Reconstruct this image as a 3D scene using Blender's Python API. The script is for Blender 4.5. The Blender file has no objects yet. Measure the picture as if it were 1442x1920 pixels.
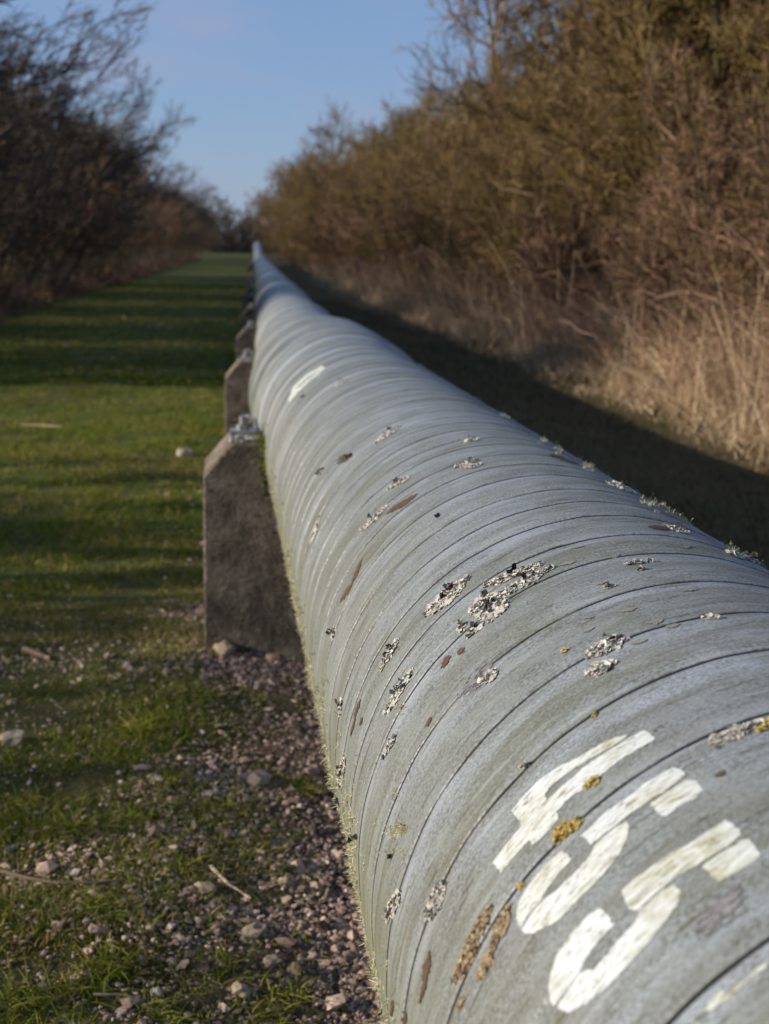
import bpy, bmesh, math
import numpy as np
from mathutils import Matrix, Vector
R_ = math.radians
rng = np.random.default_rng(11)
S = bpy.context.scene
COL = S.collection

# ------------------------------------------------------------------ camera
FPX, CX, CY = 2502.0, 721.0, 960.0            # focal length and centre of the 1442 x 1920 photograph
VX, VY = 474.0, 458.0                          # where the track runs to
CAMH = 1.25
def n3(v): v = np.array(v, float); return v/np.linalg.norm(v)
_w = n3([VX-CX, -(VY-CY), -FPX]); _r = n3(np.cross(_w, [0, 1, 0])); _u = np.cross(_r, _w)
M3 = np.array([_r, _w, _u])                    # camera -> world
CAM = np.array([0, 0, CAMH])
cam = bpy.data.cameras.new('camera'); co = bpy.data.objects.new('camera', cam); COL.objects.link(co)
mw = Matrix([list(M3[i])+[CAM[i]] for i in range(3)]+[[0, 0, 0, 1]]); co.matrix_world = mw
cam.sensor_fit = 'VERTICAL'; cam.sensor_height = 17.3; cam.lens = FPX/1920*17.3
cam.clip_start = .05; cam.clip_end = 3000
cam.dof.use_dof = True; cam.dof.focus_distance = 1.36; cam.dof.aperture_fstop = 3.6; cam.dof.aperture_blades = 7
S.camera = co
# ------------------------------------------------------------------ world and sun
ELEV, AZ = 19.0, 270.0                         # the sun stands low, square to the track, on its left
W = bpy.data.worlds.new('World'); S.world = W; W.use_nodes = True
nt = W.node_tree; nt.nodes.clear()
sky = nt.nodes.new('ShaderNodeTexSky'); sky.sky_type = 'NISHITA'; sky.sun_disc = False
sky.sun_elevation = R_(ELEV); sky.sun_rotation = R_(AZ); sky.air_density = 1.0; sky.dust_density = .35; sky.ozone_density = 2.2
bg = nt.nodes.new('ShaderNodeBackground'); bg.inputs[1].default_value = .087
out = nt.nodes.new('ShaderNodeOutputWorld')
tc = nt.nodes.new('ShaderNodeTexCoord'); mp = nt.nodes.new('ShaderNodeMapping'); mp.inputs['Scale'].default_value = (5, 5, 16)
mp.inputs['Location'].default_value = (.35, 0, .2)
ns = nt.nodes.new('ShaderNodeTexNoise'); ns.inputs['Scale'].default_value = 1.3; ns.inputs['Detail'].default_value = 3
rp = nt.nodes.new('ShaderNodeValToRGB'); rp.color_ramp.elements[0].position = .50; rp.color_ramp.elements[1].position = .74
rp.color_ramp.elements[1].color = (.55, .55, .55, 1)
mx = nt.nodes.new('ShaderNodeMix'); mx.data_type = 'RGBA'; mx.inputs[7].default_value = (3.1, 3.5, 5.0, 1)
tn = nt.nodes.new('ShaderNodeMix'); tn.data_type = 'RGBA'; tn.blend_type = 'MULTIPLY'; tn.inputs[0].default_value = 1; tn.inputs[7].default_value = (.96, .93, 1.02, 1)
L = nt.links.new
L(tc.outputs['Generated'], mp.inputs[0]); L(mp.outputs[0], ns.inputs['Vector']); L(ns.outputs[0], rp.inputs[0])
bl = nt.nodes.new('ShaderNodeMix'); bl.data_type = 'RGBA'; bl.inputs[0].default_value = .55; bl.inputs[7].default_value = (2.0, 3.3, 5.9, 1)
L(sky.outputs[0], tn.inputs[6]); L(tn.outputs[2], bl.inputs[6]); L(bl.outputs[2], mx.inputs[6]); L(rp.outputs[0], mx.inputs[0]); L(mx.outputs[2], bg.inputs[0]); L(bg.outputs[0], out.inputs[0])
sl = bpy.data.lights.new('sun', 'SUN'); sl.energy = 5.0; sl.angle = R_(.53); sl.color = (1, .885, .73)
so = bpy.data.objects.new('sun', sl); COL.objects.link(so)
sd = Vector((-math.cos(R_(ELEV)), -.10, math.sin(R_(ELEV))))
so.rotation_euler = sd.to_track_quat('Z', 'Y').to_euler()
S.view_settings.view_transform = 'Standard'; S.view_settings.look = 'None'; S.view_settings.exposure = .36; S.view_settings.gamma = 1
S.cycles.max_bounces = 6; S.cycles.diffuse_bounces = 3; S.cycles.transparent_max_bounces = 4

# ------------------------------------------------------------------ helpers
def tag(o, label=None, cat=None, group=None, kind=None):
    if label: o['label'] = label
    if cat: o['category'] = cat
    if group: o['group'] = group
    if kind: o['kind'] = kind
    return o
def empty(name, loc=(0, 0, 0)):
    o = bpy.data.objects.new(name, None); o.empty_display_size = .2; COL.objects.link(o); o.location = loc; return o
class MB:
    """collects quads and triangles with a per-vertex uv, then links them as one mesh"""
    def __init__(s): s.v = []; s.q = []; s.t = []; s.uv = []; s.uv2 = []; s.n = 0; s.qm = []; s.tm = []
    def add(s, v, quads=None, tris=None, uv=None, uv2=None, m=0):
        v = np.asarray(v, np.float32).reshape(-1, 3)
        s.v.append(v); s.uv.append(np.zeros((len(v), 2), np.float32) if uv is None else np.asarray(uv, np.float32).reshape(-1, 2))
        s.uv2.append(np.zeros((len(v), 2), np.float32) if uv2 is None else np.asarray(uv2, np.float32).reshape(-1, 2))
        if quads is not None and len(quads): s.q.append(np.asarray(quads, np.int64).reshape(-1, 4)+s.n); s.qm.append(np.full(len(s.q[-1]), m))
        if tris is not None and len(tris): s.t.append(np.asarray(tris, np.int64).reshape(-1, 3)+s.n); s.tm.append(np.full(len(s.t[-1]), m))
        s.n += len(v)
    def mesh(s, name, mats, smooth=False):
        v = np.concatenate(s.v); q = np.concatenate(s.q) if s.q else np.zeros((0, 4), int); t = np.concatenate(s.t) if s.t else np.zeros((0, 3), int)
        me = bpy.data.meshes.new(name)
        me.vertices.add(len(v)); me.vertices.foreach_set('co', v.ravel())
        lv = np.concatenate([q.ravel(), t.ravel()]).astype(np.int32)
        me.loops.add(len(lv)); me.loops.foreach_set('vertex_index', lv)
        ls = np.concatenate([np.arange(len(q))*4, len(q)*4+np.arange(len(t))*3]).astype(np.int32)
        me.polygons.add(len(ls)); me.polygons.foreach_set('loop_start', ls)
        mi = np.concatenate(([np.concatenate(s.qm)] if s.qm else [])+([np.concatenate(s.tm)] if s.tm else [])).astype(np.int32)
        me.polygons.foreach_set('material_index', mi)
        me.polygons.foreach_set('use_smooth', np.full(len(ls), smooth))
        for nm, arr in (('UVMap', s.uv), ('Extra', s.uv2)):
            l = me.uv_layers.new(name=nm); l.data.foreach_set('uv', np.concatenate(arr)[lv].astype(np.float32).ravel())
        for m in (mats if isinstance(mats, (list, tuple)) else [mats]): me.materials.append(m)
        me.update(calc_edges=True); me.validate(); return me
    def build(s, name, mats, parent=None, smooth=False, loc=None):
        o = bpy.data.objects.new(name, s.mesh(name, mats, smooth)); COL.objects.link(o)
        if parent: o.parent = parent
        if loc is not None: o.location = loc
        return o
def norm(a): return a/np.maximum(np.linalg.norm(a, axis=-1, keepdims=True), 1e-9)
def tubes(mb, P, rad, sides=3, m=0, rnd=None):
    """P (N,K,3), rad (N,K)"""
    N, K, _ = P.shape
    T = norm(np.gradient(P, axis=1)); a = norm(rng.normal(size=(N, 1, 3)))
    U = norm(np.cross(T, a)); V = np.cross(T, U)
    an = np.arange(sides)*2*np.pi/sides
    ring = P[:, :, None, :]+rad[:, :, None, None]*(np.cos(an)[None, None, :, None]*U[:, :, None, :]+np.sin(an)[None, None, :, None]*V[:, :, None, :])
    idx = np.arange(N*K*sides).reshape(N, K, sides)
    q = np.stack([idx[:, :-1, :], np.roll(idx[:, :-1, :], -1, 2), np.roll(idx[:, 1:, :], -1, 2), idx[:, 1:, :]], -1).reshape(-1, 4)
    if rnd is None: rnd = rng.random(N)
    uv = np.zeros((N, K, sides, 2)); uv[..., 0] = rnd[:, None, None]; uv[..., 1] = np.linspace(0, 1, K)[None, :, None]
    mb.add(ring, q, uv=uv, m=m)
def blades(mb, base, tip_off, width, bend=None, K=4, m=0, rnd=None):
    """flat curved grass blades. base (N,3), tip_off (N,3), width (N,)"""
    N = len(base); t = np.linspace(0, 1, K)[None, :, None]
    if bend is None: bend = np.zeros((N, 3))
    P = base[:, None, :]+tip_off[:, None, :]*t+bend[:, None, :]*(t*t)
    side = rng.normal(size=(N, 3)); side[:, 2] *= .15; side = norm(np.cross(norm(tip_off), norm(side)))
    wd = width[:, None, None]*(1-.93*t**1.6)
    A = P-side[:, None, :]*wd*.5; B = P+side[:, None, :]*wd*.5
    v = np.stack([A, B], 2); idx = np.arange(N*K*2).reshape(N, K, 2)
    q = np.stack([idx[:, :-1, 0], idx[:, :-1, 1], idx[:, 1:, 1], idx[:, 1:, 0]], -1).reshape(-1, 4)
    if rnd is None: rnd = rng.random(N)
    uv = np.zeros((N, K, 2, 2)); uv[..., 0] = rnd[:, None, None]; uv[..., 1] = t[:, :, 0][..., None]
    mb.add(v, q, uv=uv, m=m)
# value noise on numpy
_tab = np.random.default_rng(5).random((256, 256))
def vnoise(x, y):
    xi = np.floor(x).astype(int); yi = np.floor(y).astype(int); fx = x-xi; fy = y-yi
    fx = fx*fx*(3-2*fx); fy = fy*fy*(3-2*fy); g = lambda i, j: _tab[i & 255, j & 255]
    return (g(xi, yi)*(1-fx)+g(xi+1, yi)*fx)*(1-fy)+(g(xi, yi+1)*(1-fx)+g(xi+1, yi+1)*fx)*fy
def fbm(x, y, o=4):
    s = 0; a = .5; t = 0
    for k in range(o): s = s+a*vnoise(x*2**k+17*k, y*2**k+31*k); t += a; a *= .5
    return s/t

# ------------------------------------------------------------------ materials
class Mat:
    def __init__(s, name, rough=.8, spec=.3):
        s.m = bpy.data.materials.new(name); s.m.use_nodes = True; s.t = s.m.node_tree; s.N = s.t.nodes; s.L = s.t.links.new
        s.b = s.N['Principled BSDF']; s.b.inputs['Roughness'].default_value = rough; s.b.inputs['Specular IOR Level'].default_value = spec
    def node(s, k, **kw):
        n = s.N.new(k)
        for a, v in kw.items():
            if a in n.inputs: n.inputs[a].default_value = v
            else: setattr(n, a, v)
        return n
    def coord(s, scale=(1, 1, 1), uv=None):
        if uv: n = s.N.new('ShaderNodeUVMap'); n.uv_map = uv; o = n.outputs[0]
        else: o = s.N.new('ShaderNodeTexCoord').outputs['Object']
        mp = s.N.new('ShaderNodeMapping'); mp.inputs['Scale'].default_value = scale; s.L(o, mp.inputs[0]); return mp.outputs[0]
    def noise(s, vec, scale=5, detail=4, rough=.6, dist=0):
        n = s.N.new('ShaderNodeTexNoise'); n.inputs['Scale'].default_value = scale; n.inputs['Detail'].default_value = detail
        n.inputs['Roughness'].default_value = rough; n.inputs['Distortion'].default_value = dist; s.L(vec, n.inputs['Vector']); return n.outputs[0]
    def ramp(s, fac, stops):
        r = s.N.new('ShaderNodeValToRGB'); cr = r.color_ramp
        while len(cr.elements) < len(stops): cr.elements.new(.5)
        for e, (p, c) in zip(cr.elements, stops):
            e.position = p; e.color = (c, c, c, 1) if isinstance(c, (int, float)) else (*c, 1)
        s.L(fac, r.inputs[0]); return r.outputs[0]
    def mix(s, fac, a, b, mode='MIX'):
        n = s.N.new('ShaderNodeMix'); n.data_type = 'RGBA'; n.blend_type = mode
        for sock, v in ((0, fac), (6, a), (7, b)):
            if isinstance(v, (int, float)): n.inputs[sock].default_value = v
            elif isinstance(v, tuple): n.inputs[sock].default_value = (*v, 1)
            else: s.L(v, n.inputs[sock])
        return n.outputs[2]
    def math(s, op, a, b=0, c=None):
        n = s.N.new('ShaderNodeMath'); n.operation = op
        for i, v in enumerate((a, b) if c is None else (a, b, c)):
            if isinstance(v, (int, float)): n.inputs[i].default_value = v
            else: s.L(v, n.inputs[i])
        return n.outputs[0]
    def uvx(s, layer='UVMap', ch=0):
        n = s.N.new('ShaderNodeUVMap'); n.uv_map = layer; sp = s.N.new('ShaderNodeSeparateXYZ'); s.L(n.outputs[0], sp.inputs[0]); return sp.outputs[ch]
    def bump(s, h, strength=.4, dist=.01):
        n = s.N.new('ShaderNodeBump'); n.inputs['Strength'].default_value = strength; n.inputs['Distance'].default_value = dist
        s.L(h, n.inputs['Height']); s.L(n.outputs[0], s.b.inputs['Normal'])
    def color(s, c):
        if isinstance(c, tuple): s.b.inputs['Base Color'].default_value = (*c, 1)
        else: s.L(c, s.b.inputs['Base Color'])
        return s
def strand_mat(name, stops, rough=.85, var=None, translucent=0):
    """colour chosen per strand (uv.x is a random number per strand)"""
    M = Mat(name, rough, .2); c = M.ramp(M.uvx(), stops)
    if var:
        n = M.noise(M.coord(), var[0], 3); c = M.mix(M.ramp(n, [(.42, 0), (.62, 1)]), c, M.mix(.65, c, var[1]))
    M.color(c)
    if translucent:
        tr = M.N.new('ShaderNodeBsdfTranslucent'); M.L(c, tr.inputs[0]); ms = M.N.new('ShaderNodeMixShader'); ms.inputs[0].default_value = translucent
        M.L(M.b.outputs[0], ms.inputs[1]); M.L(tr.outputs[0], ms.inputs[2]); M.L(ms.outputs[0], M.N['Material Output'].inputs[0])
    return M.m

# ------------------------------------------------------------------ ground
def gz(x, y):
    x = np.asarray(x, float); y = np.asarray(y, float)
    z = .05*(fbm(x*.7+3, y*.5)-.5)+.025*(fbm(x*3.1, y*3.1+9)-.5)
    z = z+np.clip(-x-4.1, 0, 3)*.10+np.clip(x-3.4, 0, 3)*.12
    z = z-.06*np.clip((x+.2)/.4, 0, 1)*np.clip((1.1-x)/.4, 0, 1)
    return np.where(y > 120, z*.3, z)
def make_ground():
    def axis(lo, hi, fine, far, g=1.13):
        a = list(np.arange(lo, hi+1e-6, fine)); st = fine
        while a[-1] < far: st *= g; a.append(a[-1]+st)
        st = fine; b = []; x = lo
        while x > -far: st *= g; x -= st; b.append(x)
        return np.array(b[::-1]+a)
    xs = axis(-5.5, 5.5, .06, 700); ys = axis(0, 12, .06, 1500)
    X, Y = np.meshgrid(xs, ys, indexing='ij'); Z = gz(X, Y)
    near = (np.abs(X) < 6) & (Y < 13) & (Y > -.5)
    Z = np.where(near, Z+.018*(fbm(X*11, Y*11)-.5), Z)
    idx = np.arange(X.size).reshape(X.shape)
    q = np.stack([idx[:-1, :-1], idx[1:, :-1], idx[1:, 1:], idx[:-1, 1:]], -1).reshape(-1, 4)
    mb = MB(); mb.add(np.stack([X, Y, Z], -1), q)
    M = Mat('soil_and_turf', .95, .15); c = M.coord()
    n1 = M.noise(c, .9, 4); n2 = M.noise(c, 14, 5, .7); n3_ = M.noise(c, 60, 4, .7)
    turf = M.mix(M.ramp(n2, [(.35, 0), (.65, 1)]), (.045, .06, .010), (.10, .125, .015))
    turf = M.mix(M.ramp(n1, [(.45, 0), (.7, 1)]), turf, (.09, .07, .03))
    soil = M.mix(M.ramp(n3_, [(.38, 0), (.62, 1)]), (.045, .03, .02), (.20, .135, .105))
    sp = M.N.new('ShaderNodeSeparateXYZ'); M.L(c, sp.inputs[0])
    # bare gravelly soil along the foot of the pipe, rough litter beyond it
    f1 = M.math('ADD', M.math('MULTIPLY', M.math('ADD', sp.outputs[0], .20), 3.2), M.math('MULTIPLY', M.math('SUBTRACT', n2, .5), 3))
    far = M.math('MULTIPLY', M.math('SUBTRACT', sp.outputs[1], 5.5), .35); far.node.use_clamp = True
    f1 = M.math('SUBTRACT', f1, M.math('MULTIPLY', far, .55)); f1.node.use_clamp = True
    litter = M.mix(n2, (.075, .055, .03), (.10, .085, .035))
    f2 = M.math('MULTIPLY', M.math('SUBTRACT', sp.outputs[0], 1.0), 2.5); f2.node.use_clamp = True
    f3 = M.math('MULTIPLY', M.math('SUBTRACT', -4.0 if False else M.math('MULTIPLY', sp.outputs[0], -1), 3.9), 3); f3.node.use_clamp = True
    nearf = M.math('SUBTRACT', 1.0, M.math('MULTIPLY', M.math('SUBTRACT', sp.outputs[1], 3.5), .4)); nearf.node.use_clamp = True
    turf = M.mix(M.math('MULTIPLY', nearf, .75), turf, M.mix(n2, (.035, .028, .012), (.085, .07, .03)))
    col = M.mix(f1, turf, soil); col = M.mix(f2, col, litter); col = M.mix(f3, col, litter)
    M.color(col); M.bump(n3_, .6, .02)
    return tag(mb.build('ground', M.m, smooth=True), kind='structure')
make_ground()

# ------------------------------------------------------------------ pipeline geometry
R = .3
D0 = n3([-.0231, 1, -.00346]); A0 = np.array([.4313, .0079, CAMH-.5882])
def near_axis(y): t = (y-A0[1])/D0[1]; return A0[0]+D0[0]*t, A0[2]+D0[2]*t
_cy = [-3, 0, 2, 4.6, 5.3, 6.0, 6.8, 7.6, 9, 11, 14, 20, 40, 60, 74, 82, 92, 100]
_cx = [near_axis(y)[0] for y in _cy[:4]]+[.311, .30, .303, .315, .335, .34, .34, .34, .34, .34, .34, .34, .33, .33]
_cz = [near_axis(y)[1] for y in _cy[:4]]+[.643, .63, .60, .57, .54, .52, .51, .505, .505, .505, .505, .75, 1.1, 1.15]
def center(y):
    y = np.asarray(y, float); o = []
    for v in (_cx, _cz):
        a = np.interp(y, _cy, v)
        sm = sum(np.interp(y+d, _cy, v) for d in np.linspace(-.5, .5, 7))/7
        o.append(np.where(y < 4.2, a, sm))
    return np.stack([o[0], y, o[1]], -1)
def pframe(y):
    e = .02; t = norm(center(y+e)-center(y-e)); up = np.array([0, 0, 1.]); r = norm(np.cross(t, up)); u = np.cross(r, t); return t, r, u
kn = list(np.array([4.805, 4.466, 4.173, 3.788, 3.428, 3.103, 2.720, 2.342, 2.003])*R)
K = [k for k in kn][::-1]
_rr = np.random.default_rng(3)
while K[0] > -1.6: K.insert(0, K[0]-R*_rr.uniform(.32, .38))
while K[-1] < 20: K.append(K[-1]+R*_rr.uniform(.25, .37))
K = np.array(K)
P07 = int(np.argmin(abs(K-2.342*R)))
GST = _rr.uniform(.45, 1, len(K)); GST[P07] = .25; GST[P07-1:P07-0] = 1; GST[P07+1] = .9;
def hel(th):
    """how far the tape edge runs along the pipe at angle th (0 = top, + = towards the track)"""
    a = -.071*R*np.clip(th, -1.75, 1.75)
    e = np.clip(np.abs(th)-1.75, 0, 9)/(np.pi-1.75)*(.175*R-.071*R*1.75)
    return a-np.sign(th)*e
_bumps = [(4.35, 5.75, .055), (9.3, 10.3, .05), (13.6, 14.6, .06), (17.6, 18.5, .05)]
def rad(th, sh):
    """radius at angle th and unwound length sh (= s minus the helix shift)"""
    i = np.clip(np.searchsorted(K, sh)-1, 0, len(K)-2)
    d0 = sh-K[i]; wd = K[i+1]-K[i]; d1 = wd-d0; f = d0/wd
    r = R+.0014*np.sin(np.pi*f)-.0012*f
    wob = vnoise(th*9+i*7.3, i*3.1)*.9+.35
    g0 = GST[i]*wob; w2 = vnoise(th*9+(i+1)*7.3, (i+1)*3.1)*.9+.35; g1 = GST[i+1]*w2
    hw = .0019*(1+.55*np.clip(sh-1.2, 0, 5))
    gr = np.maximum(g0*np.clip(1-d0/hw, 0, 1), g1*np.clip(1-d1/hw, 0, 1))
    r = r-.0042*gr*(1+.3*np.clip(sh-1.2, 0, 5))
    r = r+.0010*(fbm(th*5, sh*9, 3)-.5)*2
    r = r+np.clip((sh-4.2)/1.5, 0, 1)*(.007*(fbm(sh*3.1, sh*0+2, 2)-.5)*2+.003*np.sin(np.pi*f))
    for a, b, h in _bumps:
        k = np.clip((sh-a)/.25, 0, 1)*np.clip((b-sh)/.06, 0, 1); r = r+h*R*k
    return r, f, gr
def psurf(th, sh, off=0.):
    th = np.asarray(th, float); sh = np.asarray(sh, float)
    r, f, g = rad(th, sh); y = sh+hel(th)+A0[1]
    c = center(y); t, rr, u = pframe(y)
    r = (r+off)[..., None]
    nrm = -np.sin(th)[..., None]*rr+np.cos(th)[..., None]*u
    return c+r*nrm, nrm, t, f, g
def unproj(px, py):
    """photograph pixel -> (th, sh) on the near, straight part of the pipe"""
    px = np.asarray(px, float); py = np.asarray(py, float)
    d = np.stack([px-CX, -(py-CY), -FPX*np.ones_like(px)], -1)@M3.T; d = norm(d)
    t, rr, u = n3(D0), n3(np.cross(D0, [0, 0, 1])), None; u = np.cross(rr, t)
    o = CAM-A0; ox, oz, oy = o@rr, o@u, o@t; dx, dz, dy = d@rr, d@u, d@t
    a = dx*dx+dz*dz; b = ox*dx+oz*dz; c = ox*ox+oz*oz-R*R
    k = (-b-np.sqrt(np.maximum(b*b-a*c, 0)))/a
    x = ox+k*dx; z = oz+k*dz; y = oy+k*dy; th = np.arctan2(-x, z); return th, y*D0[1]-hel(th)

MP = Mat('weathered_tape', .5, .5)
def pipe_material():
    M = MP
    uvS = M.coord((1, 1, 1), 'UVMap')
    f = M.uvx('Extra', 0); g = M.uvx('Extra', 1)
    streak = M.noise(M.coord((3.2, 22, 1), 'UVMap'), 1.6, 6, .62, .4)       # runs round the pipe
    fine = M.noise(M.coord((120, 170, 1), 'UVMap'), 2.2, 5, .75)
    cloud = M.noise(M.coord((4, 9, 1), 'UVMap'), 1.0, 4, .6)
    speck = M.noise(M.coord((70, 260, 1), 'UVMap'), 1.0, 3, .6)
    band = M.noise(M.coord((.4, 9, 1), 'UVMap'), 1.0, 2, .5)
    col = M.mix(M.ramp(cloud, [(.4, 0), (.6, 1)]), (0.276, 0.300, 0.288), (0.280, 0.312, 0.332))
    col = M.mix(M.ramp(band, [(.40, 0), (.6, .6)]), col, (0.204, 0.224, 0.216))
    col = M.mix(M.math('MULTIPLY', M.ramp(f, [(.0, .25), (.12, 0), (.55, 0), (.85, 1), (1, .7)]), M.ramp(cloud, [(.4, .25), (.6, .85)])), col, (0.352, 0.392, 0.448))   # bluish sheen along every lap, painted into the colour
    col = M.mix(M.ramp(streak, [(.45, 0), (.62, .65)]), col, (0.160, 0.160, 0.128))
    blot = M.noise(M.coord((9, 20, 1), 'UVMap'), 1.5, 5, .7, .2)
    col = M.mix(M.math('MULTIPLY', M.ramp(fine, [(.47, 0), (.54, 1)]), M.ramp(blot, [(.42, .28), (.60, .85)])), col, (0.080, 0.080, 0.068))
    grit = M.noise(M.coord((150, 300, 1), 'UVMap'), 1.8, 3, .7)
    col = M.mix(M.ramp(grit, [(.52, 0), (.58, .5)]), col, (0.072, 0.072, 0.060))
    st2 = M.noise(M.coord((13, 95, 1), 'UVMap'), 1.3, 4, .6)
    col = M.mix(M.math('MULTIPLY', M.ramp(st2, [(.585, 0), (.63, .85)]), M.ramp(blot, [(.35, .2), (.6, 1)])), col, (0.068, 0.068, 0.036))   # olive algae dashes
    th = M.uvx('UVMap', 0)
    low = M.ramp(M.math('MULTIPLY', th, 2.0), [(.76, 0), (1, 1)])
    col = M.mix(M.math('MULTIPLY', low, M.ramp(speck, [(.4, .15), (.6, .8)])), col, (0.200, 0.200, 0.112))       # green film low on the side
    patch = M.noise(M.coord((1.8, 5.5, 1), 'UVMap'), 2.2, 5, .7, .6)
    col = M.mix(M.math('MULTIPLY', M.ramp(patch, [(.50, 0), (.63, .8)]), M.ramp(fine, [(.4, .3), (.6, 1)])), col, (0.096, 0.096, 0.048))
    pale = M.noise(M.coord((5, 60, 1), 'UVMap'), 1.2, 5, .7)
    col = M.mix(M.math('MULTIPLY', M.ramp(pale, [(.57, 0), (.64, .4)]), M.ramp(cloud, [(.35, .2), (.6, 1)])), col, (.37, .41, .43))
    lap = M.noise(M.coord((.25, 8.5, 1), 'UVMap'), 1.3, 3, .7); lap2 = M.noise(M.coord((.3, 6.1, 1), 'UVMap'), 1.7, 3, .7)
    away = M.ramp(M.math('MULTIPLY', M.uvx('UVMap', 1), .1), [(.12, 0), (.45, 1)])
    col = M.mix(M.math('MULTIPLY', away, M.ramp(lap, [(.50, 0), (.58, .7)])), col, (0.104, 0.112, 0.104))
    col = M.mix(M.math('MULTIPLY', away, M.ramp(lap2, [(.52, 0), (.62, .7)])), col, (0.360, 0.400, 0.440))
    col = M.mix(M.ramp(g, [(.08, 0), (.34, 1)]), col, (0.008, 0.007, 0.007))
    M.color(col)
    M.L(M.ramp(fine, [(.4, .34), (.6, .62)]), M.b.inputs['Roughness'])
    h = M.math('ADD', M.math('MULTIPLY', fine, .7), M.math('MULTIPLY', speck, .5)); M.bump(h, .45, .0015)
    return M.m
pipe_mat = pipe_material()
pipe = empty('pipeline', (0, 0, 0))
tag(pipe, 'long grey tape-wrapped pipeline with white painted figures, running away along the grass track', 'pipeline')
def make_pipe():
    mb = MB(); NT = 300
    th = np.linspace(-np.pi, np.pi, NT+1)
    sh = []
    for i in range(len(K)-1):
        a, b = K[i], K[i+1]
        fr = [0, .0007, .0013, .0020, .0032]
        m = 9 if b < 6.5 else 5
        fk = 1+.55*np.clip(a-1.2, 0, 5); fr = [x*fk for x in fr]
        sh += [a+x for x in fr]+list(np.linspace(a+.006*fk, b-.006*fk, m))+[b-x for x in fr[:0:-1]]
    sh = np.array(sh); TH, SH = np.meshgrid(th, sh, indexing='ij')
    P, n, t, f, g = psurf(TH, SH)
    idx = np.arange(TH.size).reshape(TH.shape)
    q = np.stack([idx[:-1, :-1], idx[:-1, 1:], idx[1:, 1:], idx[1:, :-1]], -1).reshape(-1, 4)
    mb.add(P, q, uv=np.stack([TH*R, SH], -1), uv2=np.stack([f, g], -1))
    y0 = K[-1]-.002                                                # plain far run
    s2 = np.concatenate([np.linspace(y0, 98, 320)]); th2 = np.linspace(-np.pi, np.pi, 49)
    TH, SH = np.meshgrid(th2, s2, indexing='ij'); c = center(SH+A0[1]); t, rr, u = pframe(SH+A0[1])
    rd = R+.012*(fbm(SH*1.1, SH*0+4, 2)-.5)
    P = c+rd[..., None]*(-np.sin(TH)[..., None]*rr+np.cos(TH)[..., None]*u)
    idx = np.arange(TH.size).reshape(TH.shape)
    q = np.stack([idx[:-1, :-1], idx[:-1, 1:], idx[1:, 1:], idx[1:, :-1]], -1).reshape(-1, 4)
    mb.add(P, q, uv=np.stack([TH*R, SH], -1), uv2=np.stack([np.mod(SH, .5)*2, SH*0], -1))
    mb.build('wrapped_pipe', pipe_mat, pipe, True)
make_pipe()

# ---- paint and stains: thin skins that follow the tape, cut out cell by cell
def inside(poly, x, y):
    x1, y1 = poly[:, 0], poly[:, 1]; x2, y2 = np.roll(x1, -1), np.roll(y1, -1); r = np.zeros(x.shape, bool)
    for a, b, c, d in zip(x1, y1, x2, y2):
        k = (b > y) != (d > y)
        r ^= k & (x < (c-a)*(y-b)/((d-b) if d != b else 1e-12)+a)
    return r
def dens(poly, n=6):
    q = np.roll(poly, -1, 0); return np.concatenate([poly+(q-poly)*k/n for k in range(n)], 0).reshape(n, -1, 2).transpose(1, 0, 2).reshape(-1, 2)
def skin(polys, name, mat, cell=.0008, off=.0004, ragged=.0009, chips=.0, holes=(), mb=None, cu_=None):
    own = mb is None; mb = mb or MB()
    for poly in polys:
        pp = np.array(poly, float); th, sh = unproj(*dens(pp).T); uvp = np.stack([th*R, sh], -1)
        hp = [np.stack([a*R, b], -1) for a, b in (unproj(*dens(np.array(h, float)).T) for h in holes)]
        lo, hi = uvp.min(0)-.003, uvp.max(0)+.003
        us = np.arange(lo[0], hi[0], cell); vs = np.arange(lo[1], hi[1], cell)
        U, V = np.meshgrid(us, vs, indexing='ij'); cu, cv = U[:-1, :-1]+cell/2, V[:-1, :-1]+cell/2
        ju = ragged*(fbm(cu*260, cv*420, 2)-.5)*2; jv = ragged*(fbm(cu*260+50, cv*420+9, 2)-.5)*2
        k = inside(uvp, cu+ju, cv+jv)
        for h in hp: k &= ~inside(h, cu+ju, cv+jv)
        if chips: k &= (fbm(cu*110, cv*520, 3) < .93-chips) | (fbm(cu*30+9, cv*40, 2) > .62)
        P, n, t, f, g = psurf(U/R, V, off)
        idx = np.arange(U.size).reshape(U.shape)
        q = np.stack([idx[:-1, :-1], idx[:-1, 1:], idx[1:, 1:], idx[1:, :-1]], -1)[k]
        us_, inv = np.unique(q, return_inverse=True)
        uv_ = np.stack([U, V], -1).reshape(-1, 2)[us_]
        if cu_ is not None: uv_ = uv_*0+cu_
        mb.add(P.reshape(-1, 3)[us_], inv.reshape(-1, 4), uv=uv_, uv2=np.stack([f, g], -1).reshape(-1, 2)[us_])
    return mb.build(name, mat, pipe, True) if own else None
def cr(p, x0, y0, s): return [(x0+a/s, y0+b/s) for a, b in p]
Dc = lambda p: cr(p, 900, 1360, 2.6605)
Ec = lambda p: cr(p, 900, 1580, 2.6605)
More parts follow.
